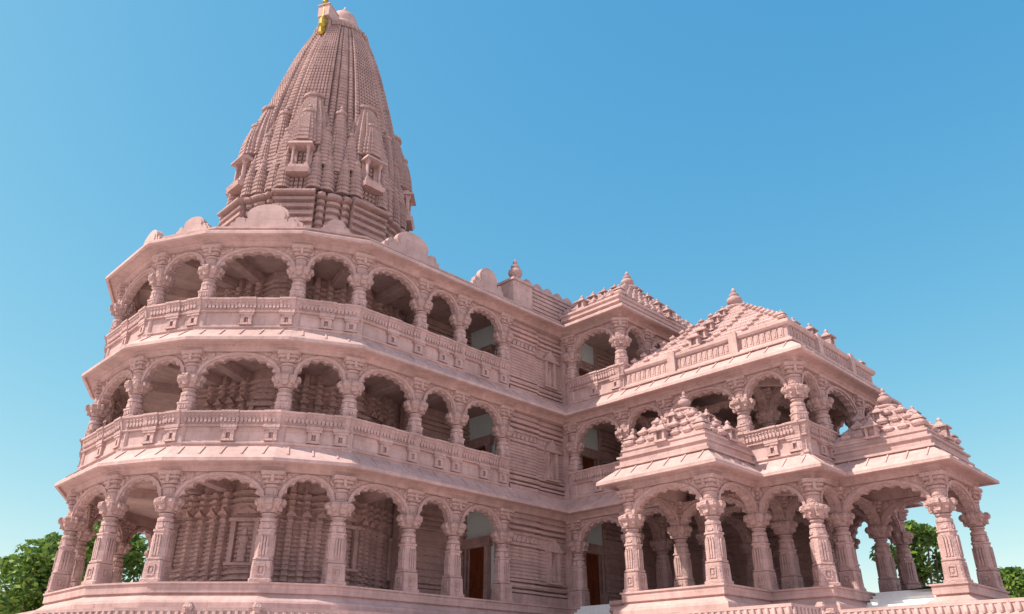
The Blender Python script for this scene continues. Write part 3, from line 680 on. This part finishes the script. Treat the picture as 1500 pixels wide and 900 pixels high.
pavilion(HC[0], HC[1], 4.75, 4.95, zh+1.3, zh+5.2, 11, lambda x, y: True, bs=.18)
# roof of the upper hall
part("parapet", band([(UH, FW-.2), (UH, W3), (UE, W3), (UE, FW-.2)], [(-.3, z3+.3), (.42, z3+.3), (.42, z3+.36), (.26, z3+.42), (.26, z3+.62), (.36, z3+.66), (.36, z3+.78), (-.3, z3+.8)], False), M_STONE, T)
pavilion(38.9, 27.9, 4.8, 2.9, z3+.75, z3+3.9, 8, lambda x, y: True, bs=.24)

# ---- the tower
def prof_r(tab, z):
    for (z0, r0), (z1, r1) in zip(tab, tab[1:]):
        if z <= z1: return r0+(r1-r0)*(z-z0)/(z1-z0)
    return tab[-1][1]
RTAB = [(25.4, 5.2), (28, 5.02), (30, 4.76), (32, 4.42), (34, 4.0), (36, 3.5), (38, 2.95), (39.5, 2.44), (40.5, 2.05), (41.0, 1.75)]
m = MB(); rs = []; z = 25.4; i = 0
while z < 41.0:
    r = prof_r(RTAB, z); lh = .30
    rs.append(ringz(r+.05, z)); rs.append(ringz(r+.07, z+lh*.5)); rs.append(ringz(r-.05, z+lh*.55)); rs.append(ringz(r-.05, z+lh*.98)); z += lh
m.rings(rs, True)
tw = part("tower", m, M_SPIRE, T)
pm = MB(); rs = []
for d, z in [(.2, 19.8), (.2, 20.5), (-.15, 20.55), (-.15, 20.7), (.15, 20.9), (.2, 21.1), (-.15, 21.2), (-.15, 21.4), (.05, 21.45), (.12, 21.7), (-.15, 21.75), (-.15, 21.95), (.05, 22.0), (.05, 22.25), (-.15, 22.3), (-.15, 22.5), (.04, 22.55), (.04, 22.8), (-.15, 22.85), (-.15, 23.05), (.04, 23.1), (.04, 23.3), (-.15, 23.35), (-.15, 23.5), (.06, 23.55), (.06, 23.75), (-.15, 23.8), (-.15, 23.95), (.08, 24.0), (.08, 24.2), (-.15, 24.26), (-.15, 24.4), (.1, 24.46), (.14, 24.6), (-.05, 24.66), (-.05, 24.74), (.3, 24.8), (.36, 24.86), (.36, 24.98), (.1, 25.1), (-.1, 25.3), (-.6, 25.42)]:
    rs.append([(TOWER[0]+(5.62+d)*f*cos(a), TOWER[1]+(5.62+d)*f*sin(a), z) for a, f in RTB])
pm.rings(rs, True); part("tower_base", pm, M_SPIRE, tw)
cr = MB(); cr.lathe([(1.35, 40.98), (1.55, 41.0), (1.85, 41.1), (1.92, 41.25), (1.85, 41.42), (1.4, 41.5)], TOWER, 40)
for i in range(36):
    a = 2*pi*i/36; fr = frame(TOWER[0], TOWER[1], a); cr.oct([(.06, .02, 41.03), (.10, .03, 41.15), (.10, .03, 41.32), (.06, .02, 41.42)], (1.86, 0), fr)
part("crown_ring", cr, M_SPIRE, tw)
dm = MB(); dm.lathe([(1.05, 41.48), (1.0, 41.9), (1.15, 42.0), (1.25, 42.15), (1.2, 42.35), (1.0, 42.45), (1.02, 42.6), (1.05, 42.85), (.98, 43.15), (.8, 43.5), (.5, 43.8), (.25, 43.95), (.2, 44.05), (.24, 44.12), (.1, 44.35), (.02, 44.6)], TOWER, 24); part("dome", dm, M_STONE, tw, None, 0, True)
# small attached spires: square, stepped plan
SQ = []
for q in range(4):
    for x, y in ((1, -.42), (1, .42), (.86, .42), (.86, .68), (.72, .68), (.72, .72), (.68, .72), (.68, .86), (.42, .86)):
        a = q*pi/2; SQ.append((x*cos(a)-y*sin(a), x*sin(a)+y*cos(a)))
def mini(half, h):
    m = MB(); rs = []; n = max(8, int(h/.26)); 
    for i in range(n):
        t_ = i/n; r = half*(1-.62*t_**1.7)
        for dr, dt in ((.03, 0), (.04, .5), (-.03, .55), (-.03, .97)):
            rs.append([((r+dr)*x, (r+dr)*y, h*(t_+dt/n)) for x, y in SQ])
    m.rings(rs, True)
    m.lathe([(half*.36, h), (half*.56, h+.06), (half*.56, h+.2), (half*.34, h+.26), (half*.34, h+.34), (half*.16, h+.5), (half*.22, h+.56), (.02, h+.85)], n=12)
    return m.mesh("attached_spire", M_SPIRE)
ML, MS, MT = mini(1.36, 4.0), mini(.78, 2.3), mini(.55, 2.6); MM = mini(.66, 4.4)
def nichem():
    m = MB()
    m.box(-1.0, 1.0, -.75, 1.2, 0, .28, None, -.1); m.box(-.9, .9, -.65, 1.2, .28, .6)
    for s_ in (-1, 1):
        m.oct([(.16, .04, .6), (.16, .04, .75), (.11, .04, .8), (.11, .04, 1.75), (.17, .04, 1.85), (.17, .04, 2.0)], (s_*.66, -.45)); m.box(*sorted((s_*.45, s_*.9)), -.1, 1.2, .6, 2.0)
    m.box(-.45, .45, .25, 1.2, .6, 2.0); m.box(-1.1, 1.1, -.85, 1.2, 2.0, 2.18, None, .06); m.box(-.9, .9, -.62, 1.2, 2.18, 2.6, None, .22)
    m.v = [(x*.64, y, z*.95) for x, y, z in m.v]; return m.mesh("niche", M_FINE)
NI = nichem()
PI_ = mini(.40, 2.2)
def tsub(name, me, r, z, a, rot): return part(name, me, None, tw, (TOWER[0]+r*cos(a), TOWER[1]+r*sin(a), z), rot)
for q in range(8):
    a = q*pi/4
    tsub("attached_spire", ML, 4.02, 28.55, a, a+pi/2); tsub("attached_spire", MS, 4.85, 28.6, a, a+pi/2)
    tsub("attached_spire", MM, 4.4, 27.0, a+pi/8, a+pi/8+pi/2)
    tsub("niche", NI, 5.05, 26.2, a, a+pi/2)
    for s_ in (-1, 1):
        tsub("attached_spire", MT, 4.7, 27.2, a+s_*.235, a+s_*.235+pi/2)
        tsub("attached_spire", PI_, 5.05, 25.42, a+s_*.30, a+s_*.30+pi/2); tsub("attached_spire", PI_, 5.2, 25.42, a+s_*.17, a+s_*.17+pi/2)
# golden flag staff on its bracket near the top
fa = radians(207); fx, fy = TOWER[0]+2.1*cos(fa), TOWER[1]+2.1*sin(fa)
fb = MB(); fr = frame(fx, fy, fa, 0); fb.box(-.9, .42, -.42, .42, 41.35, 42.3, fr); fb.box(-.9, .05, -.3, .3, 40.2, 41.35, fr); fb.box(-.8, .5, -.48, .48, 42.3, 42.42, fr, .05); part("flag_bracket", fb, M_STONE, tw)
fg = MB(); fx2, fy2 = fx+.34*cos(fa), fy+.34*sin(fa)
fg.lathe([(.10, 39.7), (.22, 39.8), (.25, 40.2), (.16, 40.35), (.27, 40.5), (.3, 40.95), (.2, 41.1), (.12, 41.3), (.09, 42.5), (.2, 42.6), (.2, 42.8), (.10, 42.9), (.11, 43.3), (.2, 43.4), (.2, 43.6), (.10, 43.7), (.09, 45.6), (.14, 45.7), (.02, 46.2)], (fx2, fy2), 12); part("flag_staff", fg, M_GOLD, tw)

# ------------------------------------------------------------------ trees
def tree(name, label, x, y, h, rx, seed, leafs, group=None, base=-EYE, low=.06):
    R = random.Random(seed)
    o = thing(name, label, "tree", (x, y, 0), group)
    tr = MB()
    def limb(p, q, r0, r1):
        p, q = Vector(p), Vector(q); d = (q-p).normalized(); u = d.orthogonal().normalized(); v = d.cross(u); rs = []
        for i in range(4):
            c = p.lerp(q, i/3); r = r0+(r1-r0)*i/3
            rs.append([tuple(c+u*(r*cos(2*pi*k/8))+v*(r*sin(2*pi*k/8))) for k in range(8)])
        tr.rings(rs)
    limb((x, y, base), (x+.2, y, base+h*.45), h*.03, h*.02)
    blobs = []
    for i in range(46):
        a = R.uniform(0, 2*pi); e = R.random()**.6; zz = R.uniform(low, .97)
        wdt = rx*(sin(pi*min(1, max(.08, (zz-low*.6)/(1-low*.6))))**.6)
        bx, by, bz = x+wdt*e*cos(a), y+wdt*e*sin(a), base+h*zz
        blobs.append((bx, by, bz, R.uniform(.10, .2)*rx+.25))
        if i % 3 == 0: limb((x+.1, y, base+h*R.uniform(.2, .45)), (bx, by, bz), h*.011, h*.003)
    part("trunk", tr, M_BARK, o)
    cr = MB()
    for i in range(leafs):
        bx, by, bz, br = R.choice(blobs)
        d = Vector((R.gauss(0, 1), R.gauss(0, 1), R.gauss(0, 1))).normalized()*(br*R.random()**.45*1.35)
        c = Vector((bx, by, bz))+Vector((d.x, d.y, d.z*.8)); s = R.uniform(.13, .30)*(h/9)**.5
        u = Vector((R.gauss(0, 1), R.gauss(0, 1), R.gauss(0, .6))).normalized(); v = u.cross(Vector((R.gauss(0, 1), R.gauss(0, 1), R.gauss(0, 1)))).normalized()
        cr.add([tuple(c-u*s), tuple(c-v*s*.45), tuple(c+u*s), tuple(c+v*s*.45)], [(0, 1, 2, 3)])
    part("crown", cr, M_LEAF, o)
    return o
def at_px(px, dist):
    import math as mm
    ang = YAW-mm.atan((px-750)/1174.8/cos(PITCH)*1.0/(1-0*1))   # rough bearing near the bottom edge
    return dist*cos(ang), dist*sin(ang)
def place(px, py, dist):
    # world point seen at photo position (px, py), dist metres away on the ground
    r = Vector((sin(YAW), -cos(YAW), 0)); f = Vector((cos(PITCH)*cos(YAW), cos(PITCH)*sin(YAW), sin(PITCH))); d = f.cross(r)
    v = f+r*((px-750)/1174.8)+d*((py-450)/1174.8); s = dist/hypot(v.x, v.y); return v.x*s, v.y*s, v.z*s
G = "trees around the temple"
x, y, z = place(55, 800, 62); tree("broadleaf_tree", "broad green tree beside the left end of the arcade, leftmost of the trees", x, y, z+EYE+.6, 4.3, 3, 12000, G)
x, y, z = place(165, 745, 75); tree("broadleaf_tree", "tall green tree behind the leftmost columns, taller than the broad one beside it", x, y, z+EYE, 5.0, 5, 12000, G)
x, y, z = place(1338, 768, 75); tree("broadleaf_tree", "bright green tree seen through the open pillars of the right porch", x, y, z+EYE, 4.2, 8, 11000, G)
x, y, z = place(1478, 838, 70); tree("broadleaf_tree", "low green tree at the far right beyond the last porch column", x, y, z+EYE, 3.0, 11, 7000, G)
